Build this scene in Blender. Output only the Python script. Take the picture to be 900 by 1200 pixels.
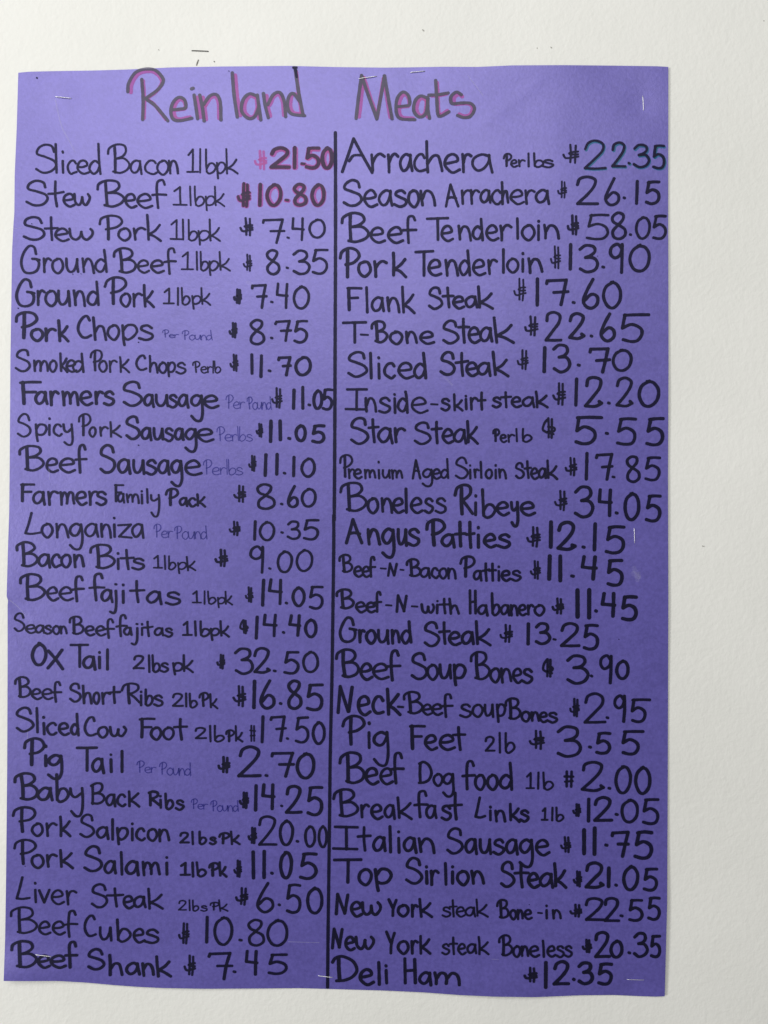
import bpy, bmesh, math, random
from mathutils import Vector, Matrix, Euler, noise

random.seed(7)
for o in list(bpy.data.objects):
    bpy.data.objects.remove(o)
S = bpy.context.scene
C = S.collection

# ------------------------------------------------------------------ camera
MM = 0.594 / 765.0            # metres of wall per photograph pixel
F_PX = 901.0
D = F_PX * MM
cam_d = bpy.data.cameras.new('camera')
cam = bpy.data.objects.new('camera', cam_d)
C.objects.link(cam)
cam_d.sensor_fit = 'VERTICAL'
cam_d.sensor_height = 36.0
cam_d.lens = 36.0 * F_PX / 1200.0
cam_d.clip_start = 0.02
cam_d.clip_end = 60.0
PITCH, YAW = math.radians(-0.5), math.radians(-0.7)
cam.rotation_euler = Euler((math.radians(90) + PITCH, 0, YAW))
R_CAM = cam.rotation_euler.to_matrix()
_ax = R_CAM @ Vector((0, 0, -1))
cam.location = Vector((0, 0, 0)) - _ax * (D / _ax.y)      # the middle of the picture looks at the wall's origin
S.camera = cam

# ------------------------------------------------------------------ light
w = bpy.data.worlds.new('World')
S.world = w
w.use_nodes = True
bg = w.node_tree.nodes['Background']
bg.inputs[0].default_value = (1.0, 0.985, 0.955, 1)
bg.inputs[1].default_value = 0.22


def area(name, loc, target, sx, sy, power, col):
    l = bpy.data.lights.new(name, 'AREA')
    l.shape = 'RECTANGLE'
    l.size, l.size_y, l.energy, l.color = sx, sy, power, col
    o = bpy.data.objects.new(name, l)
    C.objects.link(o)
    o.location = loc
    o.rotation_euler = (Vector(target) - Vector(loc)).to_track_quat('-Z', 'Y').to_euler()
    return o


area('window_light', (-0.36, -2.1, 1.42), (0.05, 0, 0.1), 2.1, 0.85, 36.0, (1.0, 0.996, 0.985))
area('side_window_light', (-2.5, -1.9, 0.0), (0.4, 0, -0.1), 0.7, 0.8, 58.0, (1.0, 0.998, 0.98))

S.view_settings.view_transform = 'Standard'
S.view_settings.look = 'None'
S.view_settings.exposure = -0.06
S.view_settings.gamma = 1.0
S.view_settings.use_curve_mapping = False
S.cycles.transparent_max_bounces = 32
S.cycles.max_bounces = 6

# ------------------------------------------------------------------ helpers


def P(px, py, h=0.0):
    """where the ray through a photograph pixel meets the wall, or a sheet standing h off it (x, z)"""
    d = R_CAM @ Vector(((px - 450) / F_PX, (600 - py) / F_PX, -1))
    t = (-h - cam.location.y) / d.y
    q = cam.location + d * t
    return q.x, q.z


def lerp_tab(tab, v):
    if v <= tab[0][0]:
        return tab[0][1]
    for (a, fa), (b, fb) in zip(tab, tab[1:]):
        if v <= b:
            t = (v - a) / (b - a)
            return fa + (fb - fa) * t
    return tab[-1][1]


def mat(name):
    m = bpy.data.materials.new(name)
    m.use_nodes = True
    n = m.node_tree.nodes
    l = m.node_tree.links
    return m, n, l, n['Principled BSDF'], n['Material Output']


def nd(n, typ, **kw):
    x = n.new(typ)
    for k, v in kw.items():
        if k.startswith('i_'):
            x.inputs[k[2:].replace('_', ' ')].default_value = v
        else:
            setattr(x, k, v)
    return x


# ---- wall paint: rolled plaster
mw, n, l, b, out = mat('wall_paint')
tc = nd(n, 'ShaderNodeTexCoord')
n1 = nd(n, 'ShaderNodeTexNoise', i_Scale=230.0, i_Detail=3.0, i_Roughness=0.55)
n2 = nd(n, 'ShaderNodeTexNoise', i_Scale=95.0, i_Detail=2.0, i_Roughness=0.5, i_Distortion=0.8)
n3 = nd(n, 'ShaderNodeTexNoise', i_Scale=5.0, i_Detail=4.0, i_Roughness=0.6)
for x in (n1, n2, n3):
    l.new(tc.outputs['Object'], x.inputs['Vector'])
mx = nd(n, 'ShaderNodeMath', operation='MULTIPLY_ADD')
mx.inputs[1].default_value = 0.9
l.new(n2.outputs['Fac'], mx.inputs[0])
l.new(n1.outputs['Fac'], mx.inputs[2])
bp = nd(n, 'ShaderNodeBump', i_Strength=0.25, i_Distance=0.0015)
l.new(mx.outputs[0], bp.inputs['Height'])
l.new(bp.outputs[0], b.inputs['Normal'])
cr = nd(n, 'ShaderNodeValToRGB')
cr.color_ramp.elements[0].position = 0.30
cr.color_ramp.elements[0].color = (0.775, 0.775, 0.735, 1)
cr.color_ramp.elements[1].position = 0.72
cr.color_ramp.elements[1].color = (0.835, 0.833, 0.795, 1)
l.new(n3.outputs['Fac'], cr.inputs[0])
l.new(cr.outputs[0], b.inputs['Base Color'])
b.inputs['Roughness'].default_value = 0.62
b.inputs['Specular IOR Level'].default_value = 0.25

# ---- purple construction paper
mp, n, l, b, out = mat('purple_paper')
tc = nd(n, 'ShaderNodeTexCoord')
n1 = nd(n, 'ShaderNodeTexNoise', i_Scale=330.0, i_Detail=3.0, i_Roughness=0.65)
n2 = nd(n, 'ShaderNodeTexNoise', i_Scale=38.0, i_Detail=5.0, i_Roughness=0.65, i_Distortion=1.2)
mp2 = nd(n, 'ShaderNodeMapping')
mp2.inputs['Scale'].default_value = (1, 1, 1.6)
l.new(tc.outputs['Object'], n1.inputs['Vector'])
l.new(tc.outputs['Object'], mp2.inputs['Vector'])
l.new(mp2.outputs[0], n2.inputs['Vector'])
a1 = nd(n, 'ShaderNodeMath', operation='MULTIPLY_ADD')
a1.inputs[1].default_value = 0.68
l.new(n1.outputs['Fac'], a1.inputs[0])
a2 = nd(n, 'ShaderNodeMath', operation='MULTIPLY')
a2.inputs[1].default_value = 0.32
l.new(n2.outputs['Fac'], a2.inputs[0])
l.new(a2.outputs[0], a1.inputs[2])
cr = nd(n, 'ShaderNodeValToRGB')
cr.color_ramp.elements[0].position = 0.36
cr.color_ramp.elements[0].color = (0.059, 0.047, 0.272, 1)
cr.color_ramp.elements[1].position = 0.64
cr.color_ramp.elements[1].color = (0.094, 0.077, 0.375, 1)
l.new(a1.outputs[0], cr.inputs[0])
l.new(cr.outputs[0], b.inputs['Base Color'])
bp = nd(n, 'ShaderNodeBump', i_Strength=0.35, i_Distance=0.0006)
l.new(a1.outputs[0], bp.inputs['Height'])
l.new(bp.outputs[0], b.inputs['Normal'])
b.inputs['Roughness'].default_value = 0.47
b.inputs['Specular IOR Level'].default_value = 1.0
b.inputs['Specular Tint'].default_value = (0.61, 0.56, 1.0, 1)
b.inputs['IOR'].default_value = 1.96

mb, n, l, b, out = mat('paper_edge')
b.inputs['Base Color'].default_value = (0.16, 0.13, 0.34, 1)
b.inputs['Roughness'].default_value = 0.8


def ink(name, filt, fac, base, rough=0.5, var=0.25, spec=0.5, tint=(1, 1, 1)):
    """marker ink: a dye film that filters the paper below, with a little body of its own"""
    m, n, l, b, out = mat(name)
    b.inputs['Base Color'].default_value = (*base, 1)
    b.inputs['Roughness'].default_value = rough
    b.inputs['Specular IOR Level'].default_value = spec
    b.inputs['IOR'].default_value = 2.0
    b.inputs['Specular Tint'].default_value = (*tint, 1)
    t = nd(n, 'ShaderNodeBsdfTransparent')
    t.inputs[0].default_value = (*filt, 1)
    tc = nd(n, 'ShaderNodeTexCoord')
    nz = nd(n, 'ShaderNodeTexNoise', i_Scale=260.0, i_Detail=4.0, i_Roughness=0.7)
    nb = nd(n, 'ShaderNodeTexNoise', i_Scale=22.0, i_Detail=2.0)
    l.new(tc.outputs['Object'], nz.inputs['Vector'])
    l.new(tc.outputs['Object'], nb.inputs['Vector'])
    ad = nd(n, 'ShaderNodeMath', operation='ADD')
    l.new(nz.outputs['Fac'], ad.inputs[0])
    l.new(nb.outputs['Fac'], ad.inputs[1])
    mr = nd(n, 'ShaderNodeMapRange')
    mr.inputs['From Min'].default_value = 0.6
    mr.inputs['From Max'].default_value = 1.4
    mr.inputs['To Min'].default_value = max(0, fac - var)
    mr.inputs['To Max'].default_value = min(1, fac + var)
    l.new(ad.outputs[0], mr.inputs['Value'])
    mi = nd(n, 'ShaderNodeMixShader')
    l.new(mr.outputs[0], mi.inputs[0])
    l.new(t.outputs[0], mi.inputs[1])
    l.new(b.outputs[0], mi.inputs[2])
    l.new(mi.outputs[0], out.inputs['Surface'])
    return m


INK = {
    'k': ink('black_marker', (0.34, 0.32, 0.56), 0.78, (0.0022, 0.0020, 0.013), 0.52, 0.18, 0.20, (0.62, 0.60, 1.0)),
    't': ink('dark_grey_marker', (0.48, 0.44, 0.54), 0.66, (0.008, 0.006, 0.018), 0.5, 0.16, 0.5, (0.8, 0.76, 1.0)),
    'b': ink('blue_ballpoint', (0.55, 0.55, 0.85), 0.40, (0.012, 0.012, 0.16), 0.5, 0.22, 0.4, (0.8, 0.8, 1.0)),
    'p': ink('pink_marker', (0.96, 0.62, 0.84), 0.42, (0.46, 0.055, 0.36), 0.5, 0.12, 0.6, (1.0, 0.7, 0.9)),
    'm': ink('maroon_marker', (0.40, 0.24, 0.40), 0.70, (0.012, 0.004, 0.016), 0.5, 0.22, 0.30, (0.8, 0.62, 1.0)),
    'q': ink('teal_marker', (0.50, 0.92, 0.90), 0.34, (0.01, 0.15, 0.19), 0.5, 0.2, 0.5, (0.7, 0.9, 1.0)),
    'v': ink('rubbed_patch', (1.0, 1.0, 1.0), 0.07, (0.60, 0.58, 0.78), 0.7, 0.07),
    'w': ink('chalky_scratch', (1.0, 1.0, 1.0), 0.20, (0.62, 0.60, 0.75), 0.7, 0.12),
}

mst, n, l, b, out = mat('staple_steel')
b.inputs['Base Color'].default_value = (0.86, 0.86, 0.88, 1)
b.inputs['Metallic'].default_value = 0.75
b.inputs['Roughness'].default_value = 0.38
msd, n, l, b, out = mat('staple_tarnished')
b.inputs['Base Color'].default_value = (0.045, 0.042, 0.04, 1)
b.inputs['Metallic'].default_value = 0.5
b.inputs['Roughness'].default_value = 0.5
msm, n, l, b, out = mat('wall_scuff')
b.inputs['Base Color'].default_value = (0.16, 0.15, 0.14, 1)
b.inputs['Roughness'].default_value = 0.9


def link(name, bm, m, parent=None, smooth=True):
    me = bpy.data.meshes.new(name)
    bm.to_mesh(me)
    bm.free()
    if smooth:
        for p in me.polygons:
            p.use_smooth = True
    for x in (m if isinstance(m, (list, tuple)) else [m]):
        me.materials.append(x)
    o = bpy.data.objects.new(name, me)
    C.objects.link(o)
    if parent:
        o.parent = parent
    return o


# ------------------------------------------------------------------ wall
bm = bmesh.new()
NX, NZ = 40, 52
vs = {}
for i in range(NX + 1):
    for j in range(NZ + 1):
        x = -1.6 + 3.2 * i / NX
        z = -1.9 + 3.8 * j / NZ
        y = 0.0
        vs[i, j] = bm.verts.new((x, y, z))
for i in range(NX):
    for j in range(NZ):
        bm.faces.new((vs[i, j], vs[i + 1, j], vs[i + 1, j + 1], vs[i, j + 1]))
wall = link('wall', bm, mw)
wall['kind'] = 'structure'
wall['label'] = 'off-white painted plaster wall with a rolled texture'

# ------------------------------------------------------------------ poster sheet
LEFT = [(60, 21.8), (85, 21.4), (150, 19.6), (205, 17.2), (250, 16.8), (262, 15.8), (292, 14.2), (420, 12.2), (540, 11.4),
        (600, 10.8), (640, 9.4), (690, 8.0), (699, 7.8), (702, 10.5), (705, 8.9), (780, 8.9), (900, 8.4),
        (1030, 7.1), (1100, 6.0), (1151, 4.2), (1200, 4.0)]
RIGHT = [(60, 783.2), (78, 783.2), (250, 783.0), (420, 783.4), (560, 782.8), (700, 783.2), (900, 782.6), (1060, 781.8), (1120, 780.2),
         (1168, 779.0), (1200, 778)]
TOP = [(0, 86.5), (22, 85.2), (34, 84.0), (60, 83.4), (110, 82.6), (150, 81.4), (200, 79.0), (260, 77.9), (340, 77.2), (395, 78.6),
       (450, 79.2), (480, 78.9), (520, 78.2), (560, 78.4), (600, 76.6), (660, 76.3), (720, 76.9), (770, 77.6), (784, 78.4)]
BOT = [(0, 1149.6), (30, 1149.8), (67, 1149.6), (100, 1151.4), (133, 1154.4), (160, 1156.4), (191, 1157.9), (240, 1158.8),
       (311, 1158.4), (350, 1158.0), (394, 1159.2), (450, 1160.8), (497, 1163.0), (540, 1166.2), (580, 1168.0), (627, 1168.6),
       (680, 1166.4), (720, 1166.0), (750, 1167.4), (770, 1168.0), (784, 1167.2)]


def gauss(px, py, cx, cy, sx, sy):
    return math.exp(-((px - cx) / sx) ** 2 - ((py - cy) / sy) ** 2)


def lift(px, py):
    """how far the sheet stands off the wall there (metres)"""
    h = 0.0012
    h += 0.0011 * (noise.noise(Vector((px / 150.0, py / 190.0, 3.1))) + 0.5)
    h += 0.0005 * noise.noise(Vector((px / 60.0, py / 85.0, 7.7)))
    h += 0.0085 * gauss(px, py, 4, 1154, 75, 42)
    h += 0.0042 * gauss(px, py, 600, 1172, 70, 40)
    h += 0.0022 * gauss(px, py, 225, 1162, 90, 30)
    h += 0.0016 * gauss(px, py, 786, 1100, 30, 90)
    h += 0.0015 * gauss(px, py, 260, 74, 80, 22)
    h += 0.0015 * gauss(px, py, 640, 74, 60, 22)
    h += 0.0012 * gauss(px, py, 4, 700, 22, 40)
    for cx, cy in ((74, 114), (752, 120), (431, 92), (489, 84), (743, 630), (51, 1120), (382, 1144), (745, 1148)):
        h -= 0.0007 * gauss(px, py, cx, cy, 20, 20)
    # creases: where the sheet was once bent
    for ax, ay, bx, by, amp, wd in ((8, 700, 34, 728, -.0005, 3.5), (556, 1168, 548, 1070, .0005, 7), (300, 1106, 384, 1102, .0003, 4),
                                    (640, 90, 560, 150, .0003, 6), (783, 250, 690, 275, .0004, 8), (10, 470, 70, 455, .0003, 6)):
        vx, vy = bx - ax, by - ay
        L2 = vx * vx + vy * vy
        t = ((px - ax) * vx + (py - ay) * vy) / L2
        if -0.1 < t < 1.1:
            dd = ((px - ax) * vy - (py - ay) * vx) / math.sqrt(L2)
            if abs(dd) < 3 * wd:
                h += amp * math.exp(-(dd / wd) ** 2) * max(0, 1 - abs(2 * t - 1) ** 4 if 0 <= t <= 1 else 0)
    return max(h, 0.0005)


def sheet_xy(u, v):
    # transfinite fit of the traced outline
    py = 77 + v * (1160 - 77)
    px = lerp_tab(LEFT, py) * (1 - u) + lerp_tab(RIGHT, py) * u
    yt, yb = lerp_tab(TOP, px), lerp_tab(BOT, px)
    py = yt + v * (yb - yt)
    px = lerp_tab(LEFT, py) * (1 - u) + lerp_tab(RIGHT, py) * u
    return px, py


bm = bmesh.new()
NU, NV = 150, 210
fr, bk = {}, {}
TH = 0.00028
for i in range(NU + 1):
    for j in range(NV + 1):
        px, py = sheet_xy(i / NU, j / NV)
        h = lift(px, py)
        x, z = P(px, py, h)
        fr[i, j] = bm.verts.new((x, -h, z))
        if i in (0, NU) or j in (0, NV) or (i % 6 == 0 and j % 6 == 0):
            pass
for i in range(NU):
    for j in range(NV):
        bm.faces.new((fr[i, j], fr[i, j + 1], fr[i + 1, j + 1], fr[i + 1, j]))
ring = [(i, 0) for i in range(NU)] + [(NU, j) for j in range(NV)] + [(i, NV) for i in range(NU, 0, -1)] + [(0, j) for j in range(NV, 0, -1)]
bkv = [bm.verts.new(fr[k].co + Vector((0, TH, 0))) for k in ring]
frv = [bm.verts.new(fr[k].co) for k in ring]       # the cut edge has its own corners, so the face shades flat up to it
for a in range(len(ring)):
    c = (a + 1) % len(ring)
    f = bm.faces.new((frv[a], frv[c], bkv[c], bkv[a]))
    f.material_index = 1
bm.normal_update()
poster = link('menu_poster', bm, [mp, mb])
poster['label'] = 'large purple paper poster with handwritten meat prices stapled to the white wall'
poster['category'] = 'poster'

# ------------------------------------------------------------------ handwriting
GL = {
 'a': "82,92 50,103 14,76 4,36 28,3 60,14 82,58 85,98*; 84,96 88,50 98,-1",
 'b': "6,200 8,100 12,6*; 12,40 38,92 76,94 98,52 78,10 38,-4 12,8",
 'c': "90,80 70,101 35,96 6,58 10,22 38,0 70,-1 98,9",
 'd': "84,80 48,98 12,68 4,28 34,0 68,12 90,52; 80,200 87,100 97,0",
 'e': "10,46 50,50 86,62 78,92 50,104 16,84 3,42 22,8 56,-3 98,7",
 'f': "88,166 74,198 44,192 34,150 36,70 42,-5; 0,92 45,97 100,98",
 'g': "82,88 48,102 12,76 4,38 28,8 58,18 82,62 86,98*; 86,96 93,20 94,-50 74,-97 38,-97 2,-66",
 'h': "5,200 10,100 14,0; 13,42 42,90 74,90 88,50 98,0",
 'i': "42,98 50,50 60,0; 38,152 50,148",
 'j': "70,95 76,20 74,-60 48,-98 5,-84; 62,152 74,148",
 'k': "8,200 12,100 16,0; 90,122 60,80 20,45* 55,28 100,-4",
 'l': "40,200 50,100 60,0",
 'm': "4,100 9,50 12,0; 12,52 26,94 42,88 49,45 50,4; 50,48 68,96 86,84 94,40 98,0",
 'n': "5,100 10,50 14,0; 14,48 38,96 70,90 88,50 97,0",
 'o': "52,99 16,82 3,42 22,6 58,-3 92,24 96,64 74,96 44,101",
 'p': "6,100 14,0 20,-55; 10,58 38,100 80,97 98,58 76,14 42,0 16,10",
 'r': "8,100 14,50 18,0; 16,52 38,90 68,103 100,90",
 's': "88,82 62,102 26,94 18,70 52,52 90,34 88,8 50,-4 4,5",
 't': "46,190 48,90 56,0; 0,104 50,108 100,110",
 'u': "6,100 8,42 28,3 60,10 84,56 90,98*; 90,98 92,50 98,0",
 'v': "4,100 48,2* 96,100",
 'w': "4,100 10,30 30,2 46,28 52,72; 52,72 56,22 74,2 94,42 97,76 86,100",
 'x': "4,100 50,48 98,-5; 94,106 48,45 4,0",
 'y': "6,100 14,48 42,28 80,56; 86,100 92,20 92,-50 74,-94 44,-94 14,-66",
 'z': "5,92 92,98* 10,5* 100,2",
 'A': "2,0 22,100 42,197* 68,100 98,0; 18,78 50,84 82,74",
 'Á': "2,0 22,100 40,198* 68,100 98,-4; 24,62 40,96 68,100",
 'B': "30,188 33,100 36,4; 2,132 6,172 38,200 74,190 84,150 66,118 40,102* 76,102 98,64 88,22 56,-2 26,8",
 'ß': "14,184 14,90 16,0; 4,176 40,200 78,190 84,150 60,112 18,98* 70,98 98,64 86,24 52,4 10,8",
 'C': "86,160 70,197 40,188 10,130 4,64 28,8 62,-2 98,16",
 'D': "22,186 24,100 28,5; 2,152 10,184 40,198 80,160 98,90 82,32 50,5 16,2",
 'Đ': "12,186 14,100 16,5; 4,182 40,198 84,160 98,90 82,32 50,5 8,2",
 'F': "14,195 16,100 18,0; 3,192 50,196 100,194; 16,106 78,106",
 'G': "84,142 74,188 48,200 18,150 4,76 20,10 56,-2 88,22 96,72 84,100* 60,106; 74,104 100,96",
 'H': "6,200 12,0; 84,196 90,0; 9,98 88,104",
 'I': "6,200 100,197; 52,198 54,0; 0,5 100,2",
 'L': "48,200 28,100 8,8* 50,2 100,14",
 'M': "2,0 18,200* 50,5* 75,200* 98,0",
 'N': "4,0 16,198* 68,6*; 68,6 92,192",
 'O': "56,196 18,154 3,80 30,5 70,8 97,80 86,160 46,200",
 'P': "38,186 38,90 40,0; 2,128 10,174 46,200 84,188 96,142 70,100 30,84",
 'R': "38,176 38,90 40,0; 2,128 14,178 50,200 86,184 88,140 62,108 42,96* 68,56 98,4",
 'Ŕ': "16,186 16,90 18,0; 4,180 44,200 82,184 84,142 54,108 20,96* 56,56 98,4",
 'S': "86,148 76,188 46,200 16,174 10,134 48,112 86,84 97,44 72,6 38,-2 4,26",
 'T': "2,197 50,198 100,200; 50,198 52,0",
 'Y': "2,200 48,102; 96,192 58,90 50,0",
 '0': "54,199 16,158 3,84 24,12 60,0 92,50 97,130 76,186 44,196",
 '1': "60,200 50,100 40,0",
 '!': "8,152 52,200* 52,100 52,4; 0,3 100,2",
 '2': "8,142 18,184 54,200 88,178 84,130 50,72 4,6* 50,6 98,6",
 '²': "8,142 18,184 54,200 88,178 84,130 50,72 4,8* 60,0 98,22* 84,34",
 '3': "6,166 36,199 76,190 84,152 66,122 36,108* 78,104 98,60 82,14 42,-3 6,22",
 '4': "14,200 4,108* 50,102 92,98; 84,198 80,100 76,0",
 '5': "28,194 14,102* 52,124 90,98 98,50 80,8 46,-3 8,10; 22,193 60,198 100,196",
 '§': "14,194 6,98* 38,124 70,96 76,50 60,6 34,-3 6,10; 10,193 50,196 100,194",
 '6': "64,200 26,122 4,50 24,6 60,-2 94,28 90,76 54,94 12,50",
 '7': "2,172 5,192* 94,197* 78,100 66,0; 36,98 100,102",
 '8': "56,106 22,130 12,168 44,199 80,186 80,150 52,108 16,60 20,12 58,-3 94,24 90,74 50,108",
 '9': "86,168 56,200 16,176 8,134 38,104 74,124 88,176 88,196*; 88,192 88,100 84,0",
 '$': "44,200 46,100 44,8; 78,192 78,100 74,0; 0,86 10,56 34,50 64,60 98,68; 96,122 62,118 34,104 60,92 96,92",
 '£': "46,198 16,148 4,84 36,58; 48,200 50,100 50,4; 78,192 78,90 76,0; 46,112 96,104 94,70 44,62 92,40",
 '#': "28,198 30,0; 78,196 80,0; 6,136 98,130; 10,66 94,74",
 '-': "0,52 100,48",
 '.': "36,6 64,4",
}
LOWER = set("abcdefghijklmnopqrstuvwxyz")


def parse(s):
    res = []
    for st in s.split(';'):
        pts = []
        for tk in st.split():
            c = tk.endswith('*')
            a, bb = tk.rstrip('*').split(',')
            pts.append((float(a), float(bb), c))
        res.append(pts)
    return res


GLP = {k: parse(v) for k, v in GL.items()}


def spline(pts):
    """pts (x, y, corner) -> list of smooth runs of points, broken at corners"""
    runs, cur = [], []
    for p in pts:
        cur.append(p)
        if p[2] and len(cur) > 1:
            runs.append(cur)
            cur = [p]
    if len(cur) > 1:
        runs.append(cur)
    res = []
    for r in runs:
        q = [(a[0], a[1]) for a in r]
        if len(q) == 2:
            k = max(2, int(math.dist(*q) / 3.0))
            res.append([(q[0][0] + (q[1][0] - q[0][0]) * t / k, q[0][1] + (q[1][1] - q[0][1]) * t / k) for t in range(k + 1)])
            continue
        e = [(2 * q[0][0] - q[1][0], 2 * q[0][1] - q[1][1])] + q + [(2 * q[-1][0] - q[-2][0], 2 * q[-1][1] - q[-2][1])]
        o = []
        for i in range(1, len(e) - 2):
            p0, p1, p2, p3 = e[i - 1:i + 3]
            k = max(3, min(8, int(math.dist(p1, p2) / 1.1)))
            for s in range(k):
                t = s / k
                o.append(tuple(0.5 * (2 * p1[c] + (p2[c] - p0[c]) * t + (2 * p0[c] - 5 * p1[c] + 4 * p2[c] - p3[c]) * t * t
                                      + (3 * p1[c] - p0[c] - 3 * p2[c] + p3[c]) * t ** 3) for c in (0, 1)))
        o.append(q[-1])
        res.append(o)
    return res


LAYER = [0]


UNDER = set()       # bmeshes that hold the first, coloured pass; the dark pass lies over it


def ribbon(bm, pts, wd, base=0.00024):
    """lay one marker stroke (pixel points of the photograph's scale, width in the same) on the sheet"""
    LAYER[0] += 1
    if id(bm) in UNDER:
        base = 0.00008
    k0 = (LAYER[0] % 40) * 0.0000035
    n = len(pts)
    L, Rr = [], []
    ph = random.uniform(0, 100)
    seq = []
    acc = 0
    for i, p in enumerate(pts):
        a, b_ = pts[max(0, i - 1)], pts[min(n - 1, i + 1)]
        dx, dy = b_[0] - a[0], b_[1] - a[1]
        m_ = math.hypot(dx, dy) or 1
        dx, dy = dx / m_, dy / m_
        if i:
            acc += math.dist(p, pts[i - 1])
        # a slightly chisel-worn tip: a bit wider on down strokes
        wv = wd * (0.94 + 0.12 * abs(dy)) * (1 + 0.11 * noise.noise(Vector((acc / 6.0, ph, 0))) + 0.07 * noise.noise(Vector((acc / 1.3, ph, 5)))) * 0.5
        seq.append((p, dx, dy, wv, acc))
    # round caps
    def capring(q, dx, dy, wv, sgn):
        o = []
        for a in (0.94, 0.72, 0.40):
            o.append(((q[0] + sgn * dx * wv * a, q[1] + sgn * dy * wv * a), dx, dy, wv * math.sqrt(1 - a * a)))
        return o
    p, dx, dy, wv, _ = seq[0]
    rows = capring(p, dx, dy, wv, -1)
    rows += [(q, dx, dy, wv) for q, dx, dy, wv, _ in seq]
    p, dx, dy, wv, _ = seq[-1]
    rows += list(reversed(capring(p, dx, dy, wv, 1)))
    prev = None
    m_ = len(rows)
    for i, (q, dx, dy, wv) in enumerate(rows):
        h = base + k0 + 0.0000030 * i / m_
        va = []
        for s in (-1, 1):
            px, py = q[0] - dy * wv * s, q[1] + dx * wv * s
            hh = lift(px, py) + h
            x, z = P(px, py, hh)
            va.append(bm.verts.new((x, -hh, z)))
        if prev:
            try:
                bm.faces.new((prev[0], prev[1], va[1], va[0]))
            except ValueError:
                pass
        prev = va


def draw_glyph(bm, ch, x0, x1, base, xt, ct, lw, desc=None, jit=1.0, off=(0, 0), seed=None):
    rs = random.Random(seed) if seed is not None else random
    g = GLP[ch]
    if ch == '$':
        lw *= 1.06
    hw = lw * 0.5
    ov = 0.5 if ch in LOWER and ch not in 'il' else 0.0      # neighbouring letters run into each other
    a, b_ = x0 + hw - ov, x1 - hw + ov
    if b_ < a:
        a = b_ = (x0 + x1) / 2
    xh = base - xt
    cap = base - ct
    de = desc if desc is not None else xh * 0.80
    sh = rs.uniform(-2.2, 2.2) * jit
    for si, st in enumerate(g):
        pts = []
        sw = lw * (1.16 if ch in 'BPRDF' and si == 0 else rs.uniform(0.94, 1.05))
        for (gx, gy, c) in st:
            gx += rs.uniform(-2.2, 2.2) * jit
            gy += rs.uniform(-2.4, 2.4) * jit
            if ch in LOWER:
                if gy < 0:
                    yy = base - gy / 100 * (de if gy < -20 else de)
                    if gy > -12:
                        yy = base - gy / 100 * xh
                elif gy <= 112:
                    yy = base - hw * 0.6 - gy / 100 * (xh - hw * 1.2)
                else:
                    yy = xt - (gy - 100) / 100 * (cap - xh - hw * 0.6)
            else:
                yy = base - hw - gy / 200 * (cap - 2 * hw)
            xx = a + gx / 100 * (b_ - a) + sh * (gy - 100) / 100 * 0.15
            pts.append((xx + off[0], yy + off[1], c))
        for run in spline(pts):
            ribbon(bm, run, sw)


def do_word(bms, rec, ox, oy, sc=4.5):
    """rec: text | glyph extents | baseline,x-top,cap-top[,descent] | width | colour | drift"""
    f = [q.strip() for q in rec.split('|')]
    txt = f[0]
    ex = f[1].split()
    ys = [float(q) for q in f[2].split(',')]
    lw = float(f[3])
    col = f[4] if len(f) > 4 and f[4] else 'k'
    dy = float(f[5]) if len(f) > 5 and f[5] else 0.0
    base, xt, ct = ys[:3]
    desc = ys[3] - base if len(ys) > 3 else None
    boxes = []
    if len(ex) == 1 and len(txt) > 1:
        a, b_ = [float(q) for q in ex[0].split(':')]
        wts = [{'i': .35, 'l': .35, 'm': 1.5, 'w': 1.4, 'P': 1.3, 'r': .8}.get(c, 1.0) for c in txt]
        tot = sum(wts)
        x = a
        for c, wt in zip(txt, wts):
            wdt = (b_ - a) * wt / tot
            boxes.append([x, x + wdt + 2, None, None])
            x += wdt
    else:
        assert len(ex) == len(txt), rec
        for q in ex:
            v = [float(z) for z in q.split(':')]
            if len(v) == 3:        # dot or dash: centre height
                v = [v[0], v[1], v[2] - 8, v[2] + 8]
            while len(v) < 4:
                v.append(None)
            boxes.append(v)
    xa, xb = boxes[0][0], boxes[-1][1]
    for c, (x0, x1, t0, b0) in zip(txt, boxes):
        sh = dy * ((x0 + x1) / 2 - xa) / max(1, xb - xa)
        bb = base + sh if b0 is None else b0
        tt = ct + sh if t0 is None else t0
        xx = xt + sh
        if b0 is not None and c in LOWER and t0 is not None:
            xx = t0 + (b0 - t0) * (0.5 if c in 'bdfhklt' else 0.32 if c == 'i' else 0.0)
            bb = b0
        if c in '.-' and t0 is not None:
            cy = (t0 + b0) / 2
            w_ = lw * (0.95 if c == '.' else 0.8)
            a_, b_ = x0 + w_ * .4, x1 - w_ * .4
            pts = [(ox + a_ / sc, oy + (cy - 1) / sc), (ox + (max(b_, a_ + 3)) / sc, oy + (cy + 1) / sc)]
            seqs = [(pts, w_ / sc)]
            for u in under_list(col):
                ribbon(bms[u[0]], [(p[0] + u[1], p[1] + u[2]) for p in pts], w_ / sc * u[3])
            ribbon(bms[top_col(col)], pts, w_ / sc * 0.92)
            continue
        sd = random.random()
        A = (ox + x0 / sc, ox + x1 / sc, oy + bb / sc, oy + xx / sc, oy + tt / sc)
        dsc = None if desc is None else desc / sc
        for u in under_list(col):
            draw_glyph(bms[u[0]], c, *A, lw / sc * u[3], dsc, 1.0, (u[1], u[2]), sd)
        lw2 = lw
        if c == '1' and col[0] == 'k':
            lw2 = lw * 1.08
        draw_glyph(bms[top_col(col)], c, *A, lw2 / sc * 0.95, dsc, 1.0, (0, 0), sd)


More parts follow.
